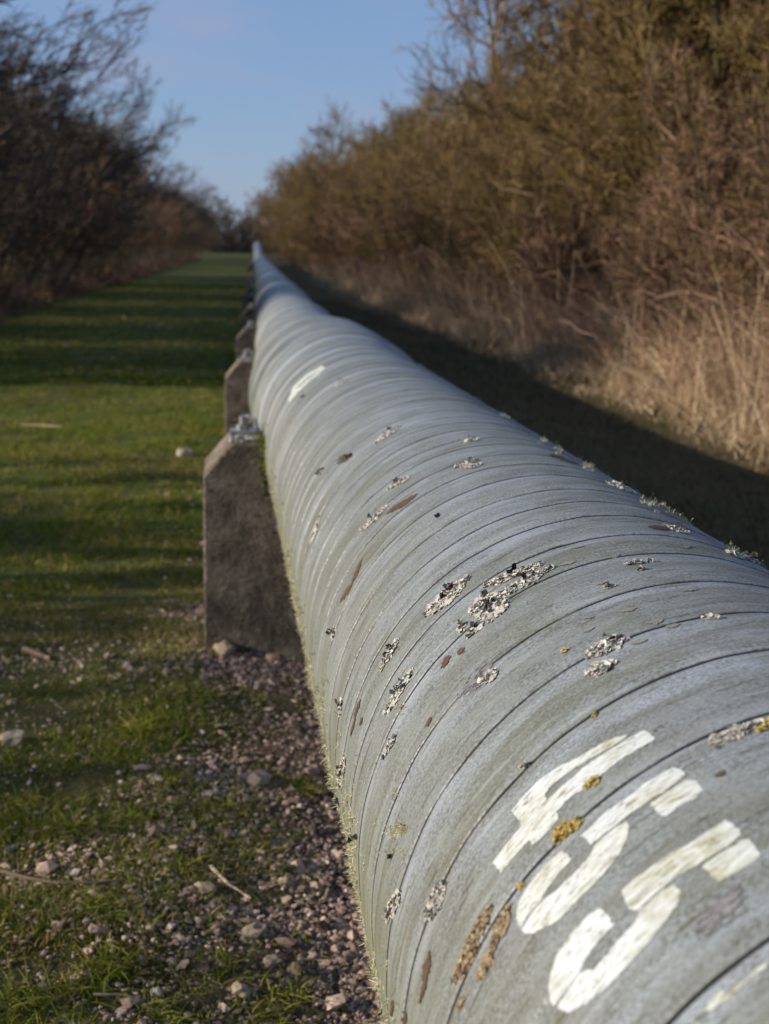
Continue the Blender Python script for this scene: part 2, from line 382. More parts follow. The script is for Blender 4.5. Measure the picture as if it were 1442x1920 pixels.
def paint_material():
    M = Mat('stencil_paint', .75, .3)
    n = M.noise(M.coord((60, 200, 1), 'UVMap'), 1.4, 4, .7); s = M.noise(M.coord((45, 120, 1), 'UVMap'), 1.6, 5, .7)
    cl = M.noise(M.coord((9, 14, 1), 'UVMap'), 1.5, 3)
    c = M.mix(M.ramp(n, [(.4, 0), (.6, 1)]), (.42, .45, .45), (.60, .64, .65))
    c = M.mix(M.math('MULTIPLY', M.ramp(cl, [(.42, 0), (.62, 1)]), M.ramp(s, [(.42, .12), (.56, .9)])), c, (.33, .33, .20))
    c = M.mix(M.ramp(s, [(.57, 0), (.62, .85)]), c, (.17, .145, .08))
    c = M.mix(M.ramp(M.uvx('Extra', 1), [(.12, 0), (.4, 1)]), c, (.1, .1, .09))
    M.color(c); M.bump(n, .8, .0012); return M.m
paint = paint_material()
d4 = skin([Dc([(160, 425), (200, 370), (255, 315), (310, 260), (390, 210), (480, 170), (570, 120), (650, 75), (748, 50), (665, 110), (565, 168), (500, 208), (420, 256), (352, 312), (326, 347), (336, 375), (280, 440), (214, 502)]),
      Dc([(213, 500), (262, 452), (330, 386), (400, 320), (470, 258), (560, 190), (660, 124), (760, 62), (820, 30), (850, 45), (875, 75), (800, 120), (700, 180), (620, 245), (540, 310), (480, 345), (430, 385), (388, 430), (392, 470), (330, 540), (268, 600), (250, 575), (215, 615), (160, 680), (115, 740), (70, 690), (120, 620), (180, 545)])],
     'painted_figure_four', paint, chips=.05)
d5a = skin([Dc([(505, 550), (560, 500), (620, 440), (720, 370), (820, 290), (900, 240), (965, 210), (1010, 225), (1025, 250), (985, 285), (940, 320), (850, 380), (760, 440), (660, 520), (560, 600)]),
      Dc([(850, 395), (920, 350), (1030, 275), (1090, 285), (1115, 335), (1080, 370), (1000, 410), (930, 460), (890, 440)]),
      Ec([(566, 45), (575, 15), (640, -40), (700, -85), (735, -100), (750, -65), (740, -15), (700, 65), (620, 165), (560, 225), (500, 285), (440, 350), (390, 400), (330, 430), (280, 455), (240, 465), (214, 442), (262, 365), (320, 292), (390, 240), (460, 170), (540, 90)]),
      Ec([(207, 430), (192, 400), (188, 350), (195, 300), (225, 240), (270, 175), (330, 100), (405, 37), (440, 60), (458, 90), (420, 130), (370, 190), (320, 265), (314, 290), (255, 360)])],
     'painted_figure_five', paint, chips=.05)
d5b = skin([Ec([(710, 240), (780, 180), (860, 120), (950, 60), (1050, 5), (1150, -60), (1225, -110), (1290, -75), (1305, -40), (1240, 10), (1140, 75), (1030, 130), (940, 195), (860, 260), (780, 340), (740, 325), (722, 280)]),
      Dc([(1110, 700), (1180, 650), (1290, 580), (1340, 570), (1380, 610), (1405, 655), (1370, 690), (1290, 735), (1195, 785), (1160, 760)]),
      Ec([(775, 385), (788, 340), (850, 280), (920, 225), (965, 207), (1000, 250), (985, 310), (940, 380), (860, 480), (780, 570), (700, 660), (620, 740), (540, 800), (450, 850), (380, 822), (430, 740), (500, 645), (570, 630), (620, 570), (680, 500), (740, 430)]),
      Ec([(372, 810), (345, 790), (342, 720), (360, 640), (400, 540), (470, 450), (540, 370), (600, 330), (640, 360), (667, 405), (610, 460), (550, 530), (510, 600), (494, 640), (425, 735)])],
     'painted_figure_five', paint, chips=.05)
d5b['label'] = 'white stencilled 5 nearest the camera'; d5a['label'] = 'white stencilled 5 in the middle of the number'
skin([Ec([(1445, 590), (1360, 640), (1290, 690), (1200, 740), (1130, 800), (1060, 905), (1120, 905), (1160, 850), (1230, 800), (1290, 740), (1370, 680), (1445, 640)])], 'paint_smear', paint, chips=.38, ragged=.004)
skin([cr([(288, 692), (325, 592), (400, 522), (520, 452), (542, 472), (440, 552), (360, 632), (302, 697)], 460, 560, 3.605)], 'distant_painted_figure', paint, cell=.003, ragged=.003, chips=.15,
     holes=[cr([(350, 598), (420, 536), (470, 500), (478, 508), (425, 548), (352, 612)], 460, 560, 3.605)])

def flat_mat(name, a, b, rough=.8):
    M = Mat(name, rough, .25); n = M.noise(M.coord((60, 200, 1), 'UVMap'), 1.4, 4, .7); M.color(M.mix(M.ramp(n, [(.35, 0), (.65, 1)]), a, b)); M.bump(n, .7, .002); return M.m
scar_m = flat_mat('bare_brown_bitumen', (.05, .03, .02), (.13, .085, .055))
stain_m = flat_mat('grey_stain', (.15, .15, .14), (.24, .24, .21))
soot_m = flat_mat('dark_scuff', (.09, .08, .085), (.24, .25, .25))
def leaf_poly(p0, p1, w, n=14):
    p0 = np.array(p0, float); p1 = np.array(p1, float); d = p1-p0; nn = np.array([-d[1], d[0]])/max(np.hypot(*d), 1e-6)
    t = np.linspace(0, 1, n); pr = np.sin(np.pi*np.clip(t, .02, .98))**.7*w/2
    jit = rng.uniform(.6, 1.25, (2, n))
    a = p0+d*t[:, None]+nn*(pr*jit[0])[:, None]; b = p0+d*t[:, None]-nn*(pr*jit[1])[:, None]
    return np.concatenate([a, b[::-1]])
scars = [((787, 1885), (803, 1830), 7), ((795, 1845), (807, 1787), 15), ((736, 1910), (739, 1876), 7), ((757, 1925), (758, 1895), 8), ((829, 1253), (845, 1230), 13), ((859, 1230), (874, 1215), 9),
         ((725, 966), (783, 927), 9), ((639, 1132), (662, 1095), 7), ((660, 1098), (681, 1048), 6), ((664, 1345), (676, 1312), 7), ((658, 1382), (668, 1340), 5), ((676, 1362), (681, 1345), 4),
         ((1213, 990), (1262, 994), 7), ((1030, 853), (1082, 872), 7), ((800, 1363), (812, 1345), 6), ((1228, 1372), (1248, 1362), 3), ((1337, 1408), (1356, 1400), 7), ((1340, 1464), (1362, 1450), 8), ((640, 868), (660, 850), 10)]
for a, b, w in scars: skin([leaf_poly(a, b, w)], 'brown_scar', scar_m, cell=.001, off=.0009, ragged=.003)
spots = [((1215, 1170), (1246, 1164), 9), ((1248, 1174), (1277, 1169), 8), ((1184, 1208), (1214, 1200), 10), ((1279, 1109), (1308, 1107), 5), ((1160, 1150), (1195, 1143), 6), ((1094, 1188), (1117, 1178), 6),
         ((1095, 1160), (1116, 1157), 5), ((1118, 1098), (1141, 1093), 5), ((1050, 1062), (1080, 1055), 6), ((1145, 1044), (1163, 1041), 5), ((1070, 1029), (1096, 1025), 5), ((1278, 1028), (1297, 1027), 5)]
mb_sp = [leaf_poly(a, b, w) for a, b, w in spots]
for q_ in mb_sp: skin([q_], 'grey_lichen_stain', stain_m, cell=.0008, off=.0008, ragged=.0015)
for q_ in (leaf_poly((862, 1305), (925, 1245), 24), leaf_poly((1312, 1750), (1385, 1668), 46)): skin([q_], 'dark_scuff', soot_m, cell=.001, off=.0008, ragged=.009, chips=.36)

# ---- lichens
def lichen_material(name, stops):
    M = Mat(name, .9, .15); n = M.noise(M.coord(), 330, 3, .6); c = M.ramp(M.uvx(), stops)
    M.color(M.mix(n, c, M.mix(.22, c, (.9, .88, .8)))); return M.m
crust_m = lichen_material('pale_flaky_lichen', [(0, (.13, .11, .085)), (.12, (.24, .22, .18)), (.5, (.36, .345, .30)), (1, (.54, .535, .49))])
rust_m = lichen_material('ochre_crust_lichen', [(0, (.05, .03, .014)), (.3, (.13, .075, .025)), (.6, (.24, .15, .045)), (.85, (.32, .23, .08)), (1, (.36, .33, .24))])
gold_m = lichen_material('golden_lichen', [(0, (.16, .13, .03)), (.5, (.38, .28, .03)), (.85, (.5, .33, .03)), (1, (.6, .25, .02))])
green_m = strand_mat('yellow_green_lichen', [(0, (.26, .25, .12)), (.5, (.44, .42, .25)), (1, (.66, .63, .48))])
black_m = strand_mat('black_lifted_flake', [(0, (.012, .012, .012)), (1, (.07, .06, .05))])
def flakes(mb, th, sh, size, lift, m=0, flat=.45, rnd=None):
    """crinkled cups: a centre and a raised ragged rim"""
    N = len(th); P, n, t, _, _ = psurf(th, sh, 0.); r2 = np.cross(n, t)
    ax = norm(n+rng.normal(size=(N, 3))*flat); U = norm(np.cross(ax, t+rng.normal(size=(N, 3))*.4)); V = np.cross(ax, U)
    k = 7; an = np.arange(k)*2*np.pi/k; rr = rng.uniform(.55, 1.15, (N, k))*size[:, None]
    hh = rng.uniform(-.15, .5, (N, k))*size[:, None]
    C = P+n*(lift[:, None]+size[:, None]*.15)
    rim = C[:, None]+rr[..., None]*(np.cos(an)[None, :, None]*U[:, None]+np.sin(an)[None, :, None]*V[:, None])+hh[..., None]*ax[:, None]
    v = np.concatenate([C[:, None], rim], 1); idx = np.arange(N*(k+1)).reshape(N, k+1)
    tr = np.stack([np.repeat(idx[:, :1], k, 1), idx[:, 1:], np.roll(idx[:, 1:], -1, 1)], -1).reshape(-1, 3)
    if rnd is None: rnd = rng.random(N)
    uv = np.zeros((N, k+1, 2)); uv[..., 0] = np.clip(rnd[:, None]+rng.normal(size=(N, k+1))*.1, 0, 1); uv[..., 1] = 1
    mb.add(v, tris=tr, uv=uv, m=m)
def patch_pts(p0, p1, w, n):
    """n points in a spindle between two photograph points, width w in pixels"""
    p0 = np.array(p0, float); p1 = np.array(p1, float); d = p1-p0; nn = np.array([-d[1], d[0]])/max(np.hypot(*d), 1e-6)
    t = rng.random(n); q = rng.uniform(-1, 1, n); pr = (np.sin(np.pi*np.clip(t, .05, .95))**.6)*w/2*(.45+.8*vnoise(t*7, t*0+p0[0]))
    p = p0+d*t[:, None]+nn*(q*pr)[:, None]
    th, sh = unproj(p[:, 0], p[:, 1]); return th, sh, 1-np.abs(q)
def lichen(p0, p1, w, n, mat=None, size=.0029, h=.005, dark=.0, name='flaky_lichen', flat=.6):
    mb = MB()
    if mat is not black_m: skin([leaf_poly(p0, p1, w*.9)], '', None, cell=.0016, off=.0012, ragged=.005, mb=mb, cu_=.45)
    th, sh, q = patch_pts(p0, p1, w, n)
    flakes(mb, th, sh, rng.uniform(.55, 1.3, n)*size, q*h*.55*rng.uniform(.2, 1, n), flat=flat*.75)
    if dark:
        a = np.array(p0, float)*.5+np.array(p1, float)*.5; k = max(3, int(n*dark*.55)); th, sh, q = patch_pts(np.array(p0)*.6+np.array(p1)*.4-[0, 3], np.array(p0)*.3+np.array(p1)*.7-[0, 3], w*.8, k)
        flakes(mb, th, sh, rng.uniform(.7, 1.6, k)*size*1.0, .002+rng.uniform(0, .005, k), m=1, flat=1.0)
    return mb.build(name, [mat or crust_m, black_m], pipe)
LI = [((799, 1156), (880, 1085), 26, 170, .16), ((906, 1101), (1016, 1060), 15, 190, .10), ((934, 1120), (1037, 1066), 15, 190, .05), ((884, 1148), (952, 1130), 52, 330, .05), ((877, 1196), (906, 1169), 12, 60, .05),
      ((859, 1186), (874, 1172), 9, 18, .3), ((715, 1258), (748, 1202), 11, 80, .12), ((724, 1341), (776, 1258), 14, 120, .1), ((731, 1402), (742, 1378), 8, 34, 0), ((1101, 1231), (1175, 1196), 26, 190, .05),
      ((1101, 1266), (1153, 1245), 22, 130, 0), ((1334, 1391), (1429, 1356), 20, 150, 0), ((903, 1280), (934, 1261), 20, 60, 0), ((719, 1420), (743, 1380), 8, 40, 0), ((728, 1725), (750, 1672), 17, 110, 0),
      ((804, 1722), (833, 1655), 24, 170, 0), ((637, 1477), (648, 1421), 13, 90, .1), ((677, 996), (727, 949), 11, 90, .08), ((583, 1020), (601, 970), 9, 60, 0), ((727, 918), (769, 896), 8, 60, .2),
      ((854, 877), (897, 863), 7, 55, .1), ((701, 832), (751, 799), 9, 70, .15), ((626, 726), (651, 713), 6, 22, .6), ((862, 829), (899, 825), 5, 40, .05), ((866, 879), (903, 873), 7, 46, 0),
      ((936, 776), (973, 790), 6, 40, 0), ((1137, 904), (1200, 928), 9, 90, .05), ((1363, 1038), (1436, 1060), 9, 110, .35), ((1245, 988), (1290, 1002), 8, 50, .1), ((1172, 1060), (1222, 1054), 5, 40, 0),
      ((1194, 1072), (1206, 1070), 3, 10, 0), ((1134, 1105), (1152, 1101), 5, 14, 0), ((637, 1340), (641, 1310), 6, 26, .1), ((623, 1200), (627, 1178), 4, 14, .3), ((1130, 1256), (1140, 1250), 20, 10, 0),
      ((978, 1440), (988, 1433), 6, 12, 0), ((1320, 1156), (1345, 1160), 5, 14, 0)]
for a, b, w, n, dk in LI: lichen(a, b, w, n, dark=dk)
for a, b, w, n in [((851, 1842), (896, 1760), 24, 430), ((880, 1775), (925, 1700), 20, 330), ((925, 1775), (955, 1702), 30, 450), ((898, 1838), (932, 1770), 19, 260), ((858, 1890), (868, 1868), 10, 50)]:
    lichen(a, b, w, n, rust_m, .0017, .003, name='ochre_lichen', flat=.5)
for a, b, w, n in [((1042, 1575), (1062, 1545), 22, 110), ((1060, 1562), (1090, 1535), 15, 90), ((1100, 1478), (1124, 1462), 13, 60), ((973, 1665), (981, 1658), 7, 16), ((1111, 1342), (1119, 1336), 7, 12), ((1424, 1372), (1444, 1352), 20, 70), ((1052, 1225), (1066, 1219), 6, 10)]:
    lichen(a, b, w, n, gold_m, .0020, .003, name='golden_lichen', flat=.6)
for a, w in [((601, 884), 14), ((641, 862), 17), ((655, 857), 10), ((568, 744), 7), ((629, 1506), 16), ((665, 1572), 12), ((822, 970), 6), ((735, 1607), 4)]:
    lichen((a[0]-w*.5, a[1]+w*.4), (a[0]+w*.5, a[1]-w*.4), w, int(10+w*2), black_m, .0022, .006, name='black_flake', flat=1.2)
def tufts(mb, th, sh, size, spread=1.0, per=7):
    N = len(th); P, n, t, _, _ = psurf(th, sh, -.0005)
    P = np.repeat(P, per, 0); n = np.repeat(n, per, 0); s = np.repeat(size, per)*rng.uniform(.5, 1.2, N*per)
    d = norm(n+rng.normal(size=n.shape)*spread*.7); d = d+n*np.maximum(0, -(d*n).sum(-1, keepdims=True)+.15)
    b = rng.normal(size=n.shape)*.7*s[:, None]
    tt = np.linspace(0, 1, 4)[None, :, None]
    Q = P[:, None]+d[:, None]*s[:, None, None]*tt+b[:, None]*tt**2
    r = (s*.11)[:, None]*np.linspace(1.15, .45, 4)[None]
    tubes(mb, Q, r, 3, rnd=np.clip(np.repeat(rng.random(N), per)*.7+rng.random(N*per)*.3, 0, 1))
for (x, y), sp_, n, sz in [((746, 1480), 5, 6, .007), ((757, 1555), 7, 26, .010), ((738, 1560), 6, 6, .010), ((746, 1596), 8, 14, .007), ((705, 1541), 5, 10, .005), ((751, 1327), 7, 16, .007), ((773, 1037), 4, 6, .006), ((696, 1125), 4, 6, .006),
                           ((1380, 1024), 8, 20, .011), ((1240, 938), 14, 60, .011), ((1262, 955), 12, 40, .010), ((1286, 966), 6, 16, .010), ((1020, 827), 5, 14, .009), ((1051, 842), 7, 20, .009), ((1104, 874), 8, 24, .009), ((700, 1430), 5, 8, .005), ((660, 1650), 8, 10, .009)]:
    th, sh = unproj(x+rng.normal(size=n)*sp_, y+rng.normal(size=n)*sp_*.7); mb = MB(); th = np.repeat(th, 2)+rng.normal(size=2*n)*.008; sh = np.repeat(sh, 2)+rng.normal(size=2*n)*.002; tufts(mb, th, sh, np.full(2*n, sz*.30)); mb.build('shrubby_lichen', green_m, pipe)
mb = MB(); n = 15000
th = 1.30+.70*rng.beta(3.2, 1.4, n); sh = rng.uniform(.35, 4.1, n); keep = rng.random(n) < .06+3.2*(fbm(sh*9, th*7, 3)-.44)+1.6*np.clip(th-1.68, 0, 1); th, sh = th[keep], sh[keep]
tufts(mb, th, sh, rng.uniform(.0018, .0050, len(th))*(.6+.9*fbm(sh*7, th*5, 2)), per=6)
n = 500; th = rng.uniform(-.75, -.42, n); sh = rng.uniform(1.1, 4.4, n); k = fbm(sh*5, th*3+40, 2) > .52; tufts(mb, th[k], sh[k], rng.uniform(.002, .004, k.sum()), per=6)
n = 160; tufts(mb, rng.uniform(.3, 1.5, n), rng.uniform(.9, 4, n), rng.uniform(.0015, .0032, n), per=5)
tag(mb.build('lichen_fuzz', green_m, pipe), kind='stuff')

# ------------------------------------------------------------------ concrete piers
def concrete():
    M = Mat('old_concrete', .92, .2); c = M.coord()
    n = M.noise(c, 3.2, 5, .65, .3); f = M.noise(c, 70, 5, .7); v = M.noise(M.coord((9, 9, 1.6)), 1.5, 4)
    col = M.mix(M.ramp(n, [(.43, 0), (.57, 1)]), (.105, .082, .06), (.25, .205, .155))
    col = M.mix(M.ramp(v, [(.5, 0), (.7, .6)]), col, (.10, .088, .062)); col = M.mix(M.math('MULTIPLY', f, .5), col, (.13, .11, .085))
    b2 = M.noise(c, 12, 5, .75, .4); col = M.mix(M.ramp(b2, [(.5, 0), (.62, .55)]), col, (.30, .25, .19)); col = M.mix(M.ramp(b2, [(.36, .7), (.45, 0)]), col, (.055, .045, .032))
    s = M.noise(c, 45, 4, .6); col = M.mix(M.ramp(s, [(.62, 0), (.68, .5)]), col, (.34, .30, .24)); col = M.mix(M.ramp(s, [(.34, .8), (.40, 0)]), col, (.03, .025, .02))
    M.color(col); M.bump(M.math('ADD', M.math('ADD', f, s), M.math('MULTIPLY', b2, 2)), 1.0, .009); return M.m
conc = concrete()
steel = Mat('galvanised_steel', .5, .5); steel.b.inputs['Metallic'].default_value = .0
steel.color(steel.mix(steel.noise(steel.coord(), 60, 4), (.12, .12, .12), (.30, .30, .29)))
moss_m = strand_mat('green_moss', [(0, (.05, .07, .01)), (.6, (.13, .15, .02)), (1, (.22, .20, .04))])
PH = .665; PT = .34; HW = .488
def pier_mesh():
    bm = bmesh.new(); prof = [(-HW, -.12), (-HW, PH-.10), (-HW+.085, PH), (-.302, PH)]
    prof += [(-.302*math.cos(a), PH-.005-.302*math.sin(a)) for a in np.linspace(.02, math.pi-.02, 26)]
    prof += [(.302, PH), (HW-.085, PH), (HW, PH-.10), (HW, -.12)]
    a = [bm.verts.new((x, -PT/2, z)) for x, z in prof]; b = [bm.verts.new((x, PT/2, z)) for x, z in prof]
    n = len(prof); bm.faces.new(a); bm.faces.new(b[::-1])
    for i in range(n): j = (i+1) % n; bm.faces.new((a[j], a[i], b[i], b[j]))
    bmesh.ops.recalc_face_normals(bm, faces=bm.faces)
    es = [e for e in bm.edges if e.calc_face_angle(0) > .6]
    bmesh.ops.bevel(bm, geom=es, offset=.006, segments=2, affect='EDGES', profile=.5)
    bmesh.ops.triangulate(bm, faces=[f for f in bm.faces if len(f.verts) > 4])
    for v in bm.verts:
        k = float(fbm(np.array([v.co.x*9+v.co.y*7]), np.array([v.co.z*9]), 3)[0]-.5); v.co.x += .006*k*(1 if abs(v.co.x) > .4 else 0); v.co.z += .005*k*(1 if v.co.z > .6 else 0)
    me = bpy.data.meshes.new('block'); bm.to_mesh(me); bm.free(); me.materials.append(conc); return me
def prism(mb, cx, cy, z0, z1, r, k, rot=0, m=0):
    an = np.arange(k)*2*np.pi/k+rot; b = np.stack([cx+r*np.cos(an), cy+r*np.sin(an)], -1)
    v = np.concatenate([np.c_[b, np.full(k, z0)], np.c_[b, np.full(k, z1)], [[cx, cy, z1]]]); i = np.arange(k); j = (i+1) % k
    mb.add(v, np.stack([i, j, j+k, i+k], -1), np.stack([i+k, j+k, np.full(k, 2*k)], -1), m=m)
def boxm(mb, lo, hi, m=0):
    x0, y0, z0 = lo; x1, y1, z1 = hi
    v = [(x0, y0, z0), (x1, y0, z0), (x1, y1, z0), (x0, y1, z0), (x0, y0, z1), (x1, y0, z1), (x1, y1, z1), (x0, y1, z1)]
    mb.add(v, [(0, 3, 2, 1), (4, 5, 6, 7), (0, 1, 5, 4), (1, 2, 6, 5), (2, 3, 7, 6), (3, 0, 4, 7)], m=m)
def world_flakes(mb, C, size, m=0, flat=.6):
    N = len(C); ax = norm(np.array([0, 0, 1.])+rng.normal(size=(N, 3))*flat); U = norm(np.cross(ax, rng.normal(size=(N, 3)))); V = np.cross(ax, U)
    k = 7; an = np.arange(k)*2*np.pi/k; rr = rng.uniform(.5, 1.2, (N, k))*size[:, None]; hh = rng.uniform(0, .9, (N, k))*size[:, None]
    rim = C[:, None]+rr[..., None]*(np.cos(an)[None, :, None]*U[:, None]+np.sin(an)[None, :, None]*V[:, None])+hh[..., None]*ax[:, None]
    v = np.concatenate([C[:, None], rim], 1); idx = np.arange(N*(k+1)).reshape(N, k+1)
    tr = np.stack([np.repeat(idx[:, :1], k, 1), idx[:, 1:], np.roll(idx[:, 1:], -1, 1)], -1).reshape(-1, 3)
    uv = np.zeros((N, k+1, 2)); uv[..., 0] = rng.random(N)[:, None]; mb.add(v, tris=tr, uv=uv, m=m)
def moss_clump(mb, c, r, n):
    p = rng.normal(size=(n, 3))*np.array(r)+np.array(c); d = norm(rng.normal(size=(n, 3))+[0, 0, .8])*rng.uniform(.008, .02, (n, 1))
    blades(mb, p, d, np.full(n, .004), K=3)
def make_pier():
    root = empty('concrete_pier'); o = bpy.data.objects.new('block', pier_mesh()); COL.objects.link(o); o.parent = root
    mb = MB(); boxm(mb, (-.405, .03, PH), (-.308, .12, PH+.012)); boxm(mb, (-.325, .03, PH), (-.313, .12, PH+.03)); mb.build('clamp_plate', steel.m, root)
    mb = MB(); prism(mb, -.365, .075, PH+.012, PH+.028, .021, 6); prism(mb, -.365, .075, PH+.028, PH+.055, .011, 12); mb.build('bolt', steel.m, root)
    mb = MB(); k = 60; C = np.stack([rng.normal(size=k)*.014-.375, rng.normal(size=k)*.022-.11, PH+rng.uniform(0, .014, k)], -1); world_flakes(mb, C, rng.uniform(.005, .010, k))
    mb.build('lichen_crust', [crust_m], root); mb = MB()
    k = 22; C = np.stack([rng.normal(size=k)*.014-.35, rng.normal(size=k)*.02+.09, PH+.03+rng.uniform(0, .03, k)], -1); world_flakes(mb, C, rng.uniform(.004, .010, k))
    mb.build('lichen_crust', [crust_m], root)
    mb = MB(); moss_clump(mb, (-.30, -.15, PH-.01), (.012, .02, .02), 500); moss_clump(mb, (-.303, -.168, PH-.07), (.006, .008, .04), 400); mb.build('moss_cushion', moss_m, root)
    return root
pier0 = make_pier()
PY = [4.05+PT/2+3.9*i for i in range(16)]
PL = ['weathered concrete pier nearest the camera, with moss and white lichen on its shoulder', 'second concrete pier along the pipeline, white lichen on its shoulder', 'third concrete pier along the pipeline, just beyond the dip in the pipe',
      'fourth concrete pier along the pipeline, a brown shoulder above the shaded grass', 'fifth concrete pier along the pipeline, small and dark']
ORD = 'first second third fourth fifth sixth seventh eighth ninth'.split()
def copy_tree(o, parent=None):
    c = o.copy(); COL.objects.link(c); c.parent = parent
    for ch in list(o.children): copy_tree(ch, c)
    return c
for i, y in enumerate(PY):
    p = pier0 if i == 0 else copy_tree(pier0)
    c = center(np.array(y)); p.location = (float(c[0])+.0, y, float(c[2])+.005-PH)
    p.rotation_euler = (0, 0, .0 if i else .02)
    tag(p, PL[i] if i < len(PL) else '%s concrete pier along the pipeline, shaded and partly hidden' % ORD[i] if i < 9 else 'one of the far concrete piers under the distant shaded pipeline', 'pier', 'concrete piers carrying the pipeline')

# ------------------------------------------------------------------ gravel, stones, grass
def gravel():
    bm = bmesh.new(); bmesh.ops.create_icosphere(bm, subdivisions=1, radius=1); bm.verts.ensure_lookup_table()
    bv = np.array([v.co[:] for v in bm.verts]); bt = np.array([[v.index for v in f.verts] for f in bm.faces]); bm.free()
    def gd(x, y):
        base = np.clip((x+.42+.8*(fbm(x*1.5+3, y*1.6, 3)-.5))*1.8, 0, 1)+.10*(x > -1.3)*(y < 5)
        base = base*np.clip(1.3-.16*np.maximum(y-3.3, 0), .10, 1)
        return base*(.25+1.7*np.clip(fbm(x*2.3+7, y*2.3, 3)-.3, 0, 1)*2)
    P = []
    for n, lo, hi, ymax in ((110000, .0028, .0075, 4.6), (22000, .006, .012, 6.5), (140, .013, .022, 7), (3500, .012, .022, 14)):
        y = 1.2+(ymax-1.2)*rng.random(n)**1.4; x = np.maximum(-1.9, -.2*y-.2); x = x+(.65-x)*rng.random(n); k = rng.random(n) < gd(x, y); x, y = x[k], y[k]
        s = lo+(hi-lo)*rng.random(len(x))**2; P.append(np.stack([x, y, s], -1))
    P = np.concatenate(P); N = len(P); s = P[:, 2]
    sc = s[:, None]*rng.uniform(.55, 1.25, (N, 3)); sc[:, 2] *= .6
    a = rng.random(N)*6.283; ca, sa = np.cos(a), np.sin(a)
    v = bv[None]*(1+rng.uniform(-.42, .36, (N, len(bv), 1)))*sc[:, None]
    til = rng.uniform(-.5, .5, N); vz = v[..., 2]+v[..., 0]*til[:, None]
    X = v[..., 0]*ca[:, None]-v[..., 1]*sa[:, None]; Y = v[..., 0]*sa[:, None]+v[..., 1]*ca[:, None]
    V = np.stack([X+P[:, :1], Y+P[:, 1:2], vz+(gz(P[:, 0], P[:, 1])+s*.25)[:, None]], -1)
    T = (bt[None]+(np.arange(N)*len(bv))[:, None, None]).reshape(-1, 3)
    uv = np.zeros((N, len(bv), 2)); uv[..., 0] = rng.random(N)[:, None]
    mb = MB(); mb.add(V, tris=T, uv=uv)
    M = Mat('pink_gravel', .9, .2); c = M.ramp(M.uvx(), [(0, (.12, .09, .065)), (.35, (.30, .205, .155)), (.7, (.44, .31, .245)), (.93, (.56, .42, .34)), (1, (.62, .54, .46))])
    n = M.noise(M.coord(), 90, 4, .7); M.color(M.mix(M.ramp(n, [(.5, 0), (.65, .7)]), c, (.11, .085, .06))); M.bump(n, .6, .003)
    tag(mb.build('gravel', M.m), kind='stuff'); return M.m
grav_m = gravel()
def boulder(x, y, s, label, seed):
    r = np.random.default_rng(seed); bm = bmesh.new(); bmesh.ops.create_icosphere(bm, subdivisions=2, radius=1)
    off = r.random(3)*20
    for v in bm.verts:
        k = .45+1.1*float(fbm(np.array([v.co.x*1.4+off[0]+v.co.z]), np.array([v.co.y*1.4+off[1]]), 3)[0]); v.co *= k
        v.co.x *= 1.2; v.co.z *= .6
    for v in bm.verts: v.co *= s
    me = bpy.data.meshes.new('stone'); bm.to_mesh(me); bm.free(); me.materials.append(stone_m)
    o = bpy.data.objects.new('stone', me); COL.objects.link(o); o.location = (x, y, float(gz(x, y))+s*.35); o.rotation_euler = (0, 0, r.random()*6)
    tag(o, label, 'stone', 'larger stones lying in the gravel')
_m = Mat('pale_stone', .9, .2); _n = _m.noise(_m.coord(), 30, 5, .7); _m.color(_m.mix(_n, (.20, .15, .10), (.42, .35, .26))); _m.bump(_n, .6, .006); stone_m = _m.m
def gpix(px, py):
    d = np.array([px-CX, -(py-CY), -FPX])@M3.T; k = CAMH/-d[2]; return d[0]*k, d[1]*k
for i, (px, py, s, lb) in enumerate([(475, 1712, .022, 'pale buff stone in the gravel near the lower edge, left of the pipe'), (488, 1440, .03, 'pinkish stone at the edge of the grass beside the gravel'), (385, 1650, .020, 'pale flat stone between grass and gravel, above the stick'),
                                     (452, 1825, .018, 'light stone low in the gravel, beside a green tuft'), (420, 1225, .035, 'grey-brown stone leaning at the foot of the nearest pier'), (345, 790+65, .05, 'pale stone lying in the sunlit grass left of the nearest pier'),
                                     (20, 1395, .03, 'pale stone in the grass at the left edge'), (510, 1765, .017, 'small tan stone low in the gravel')]):
    x, y = gpix(px, py); boulder(x, y, s, lb, i+3)

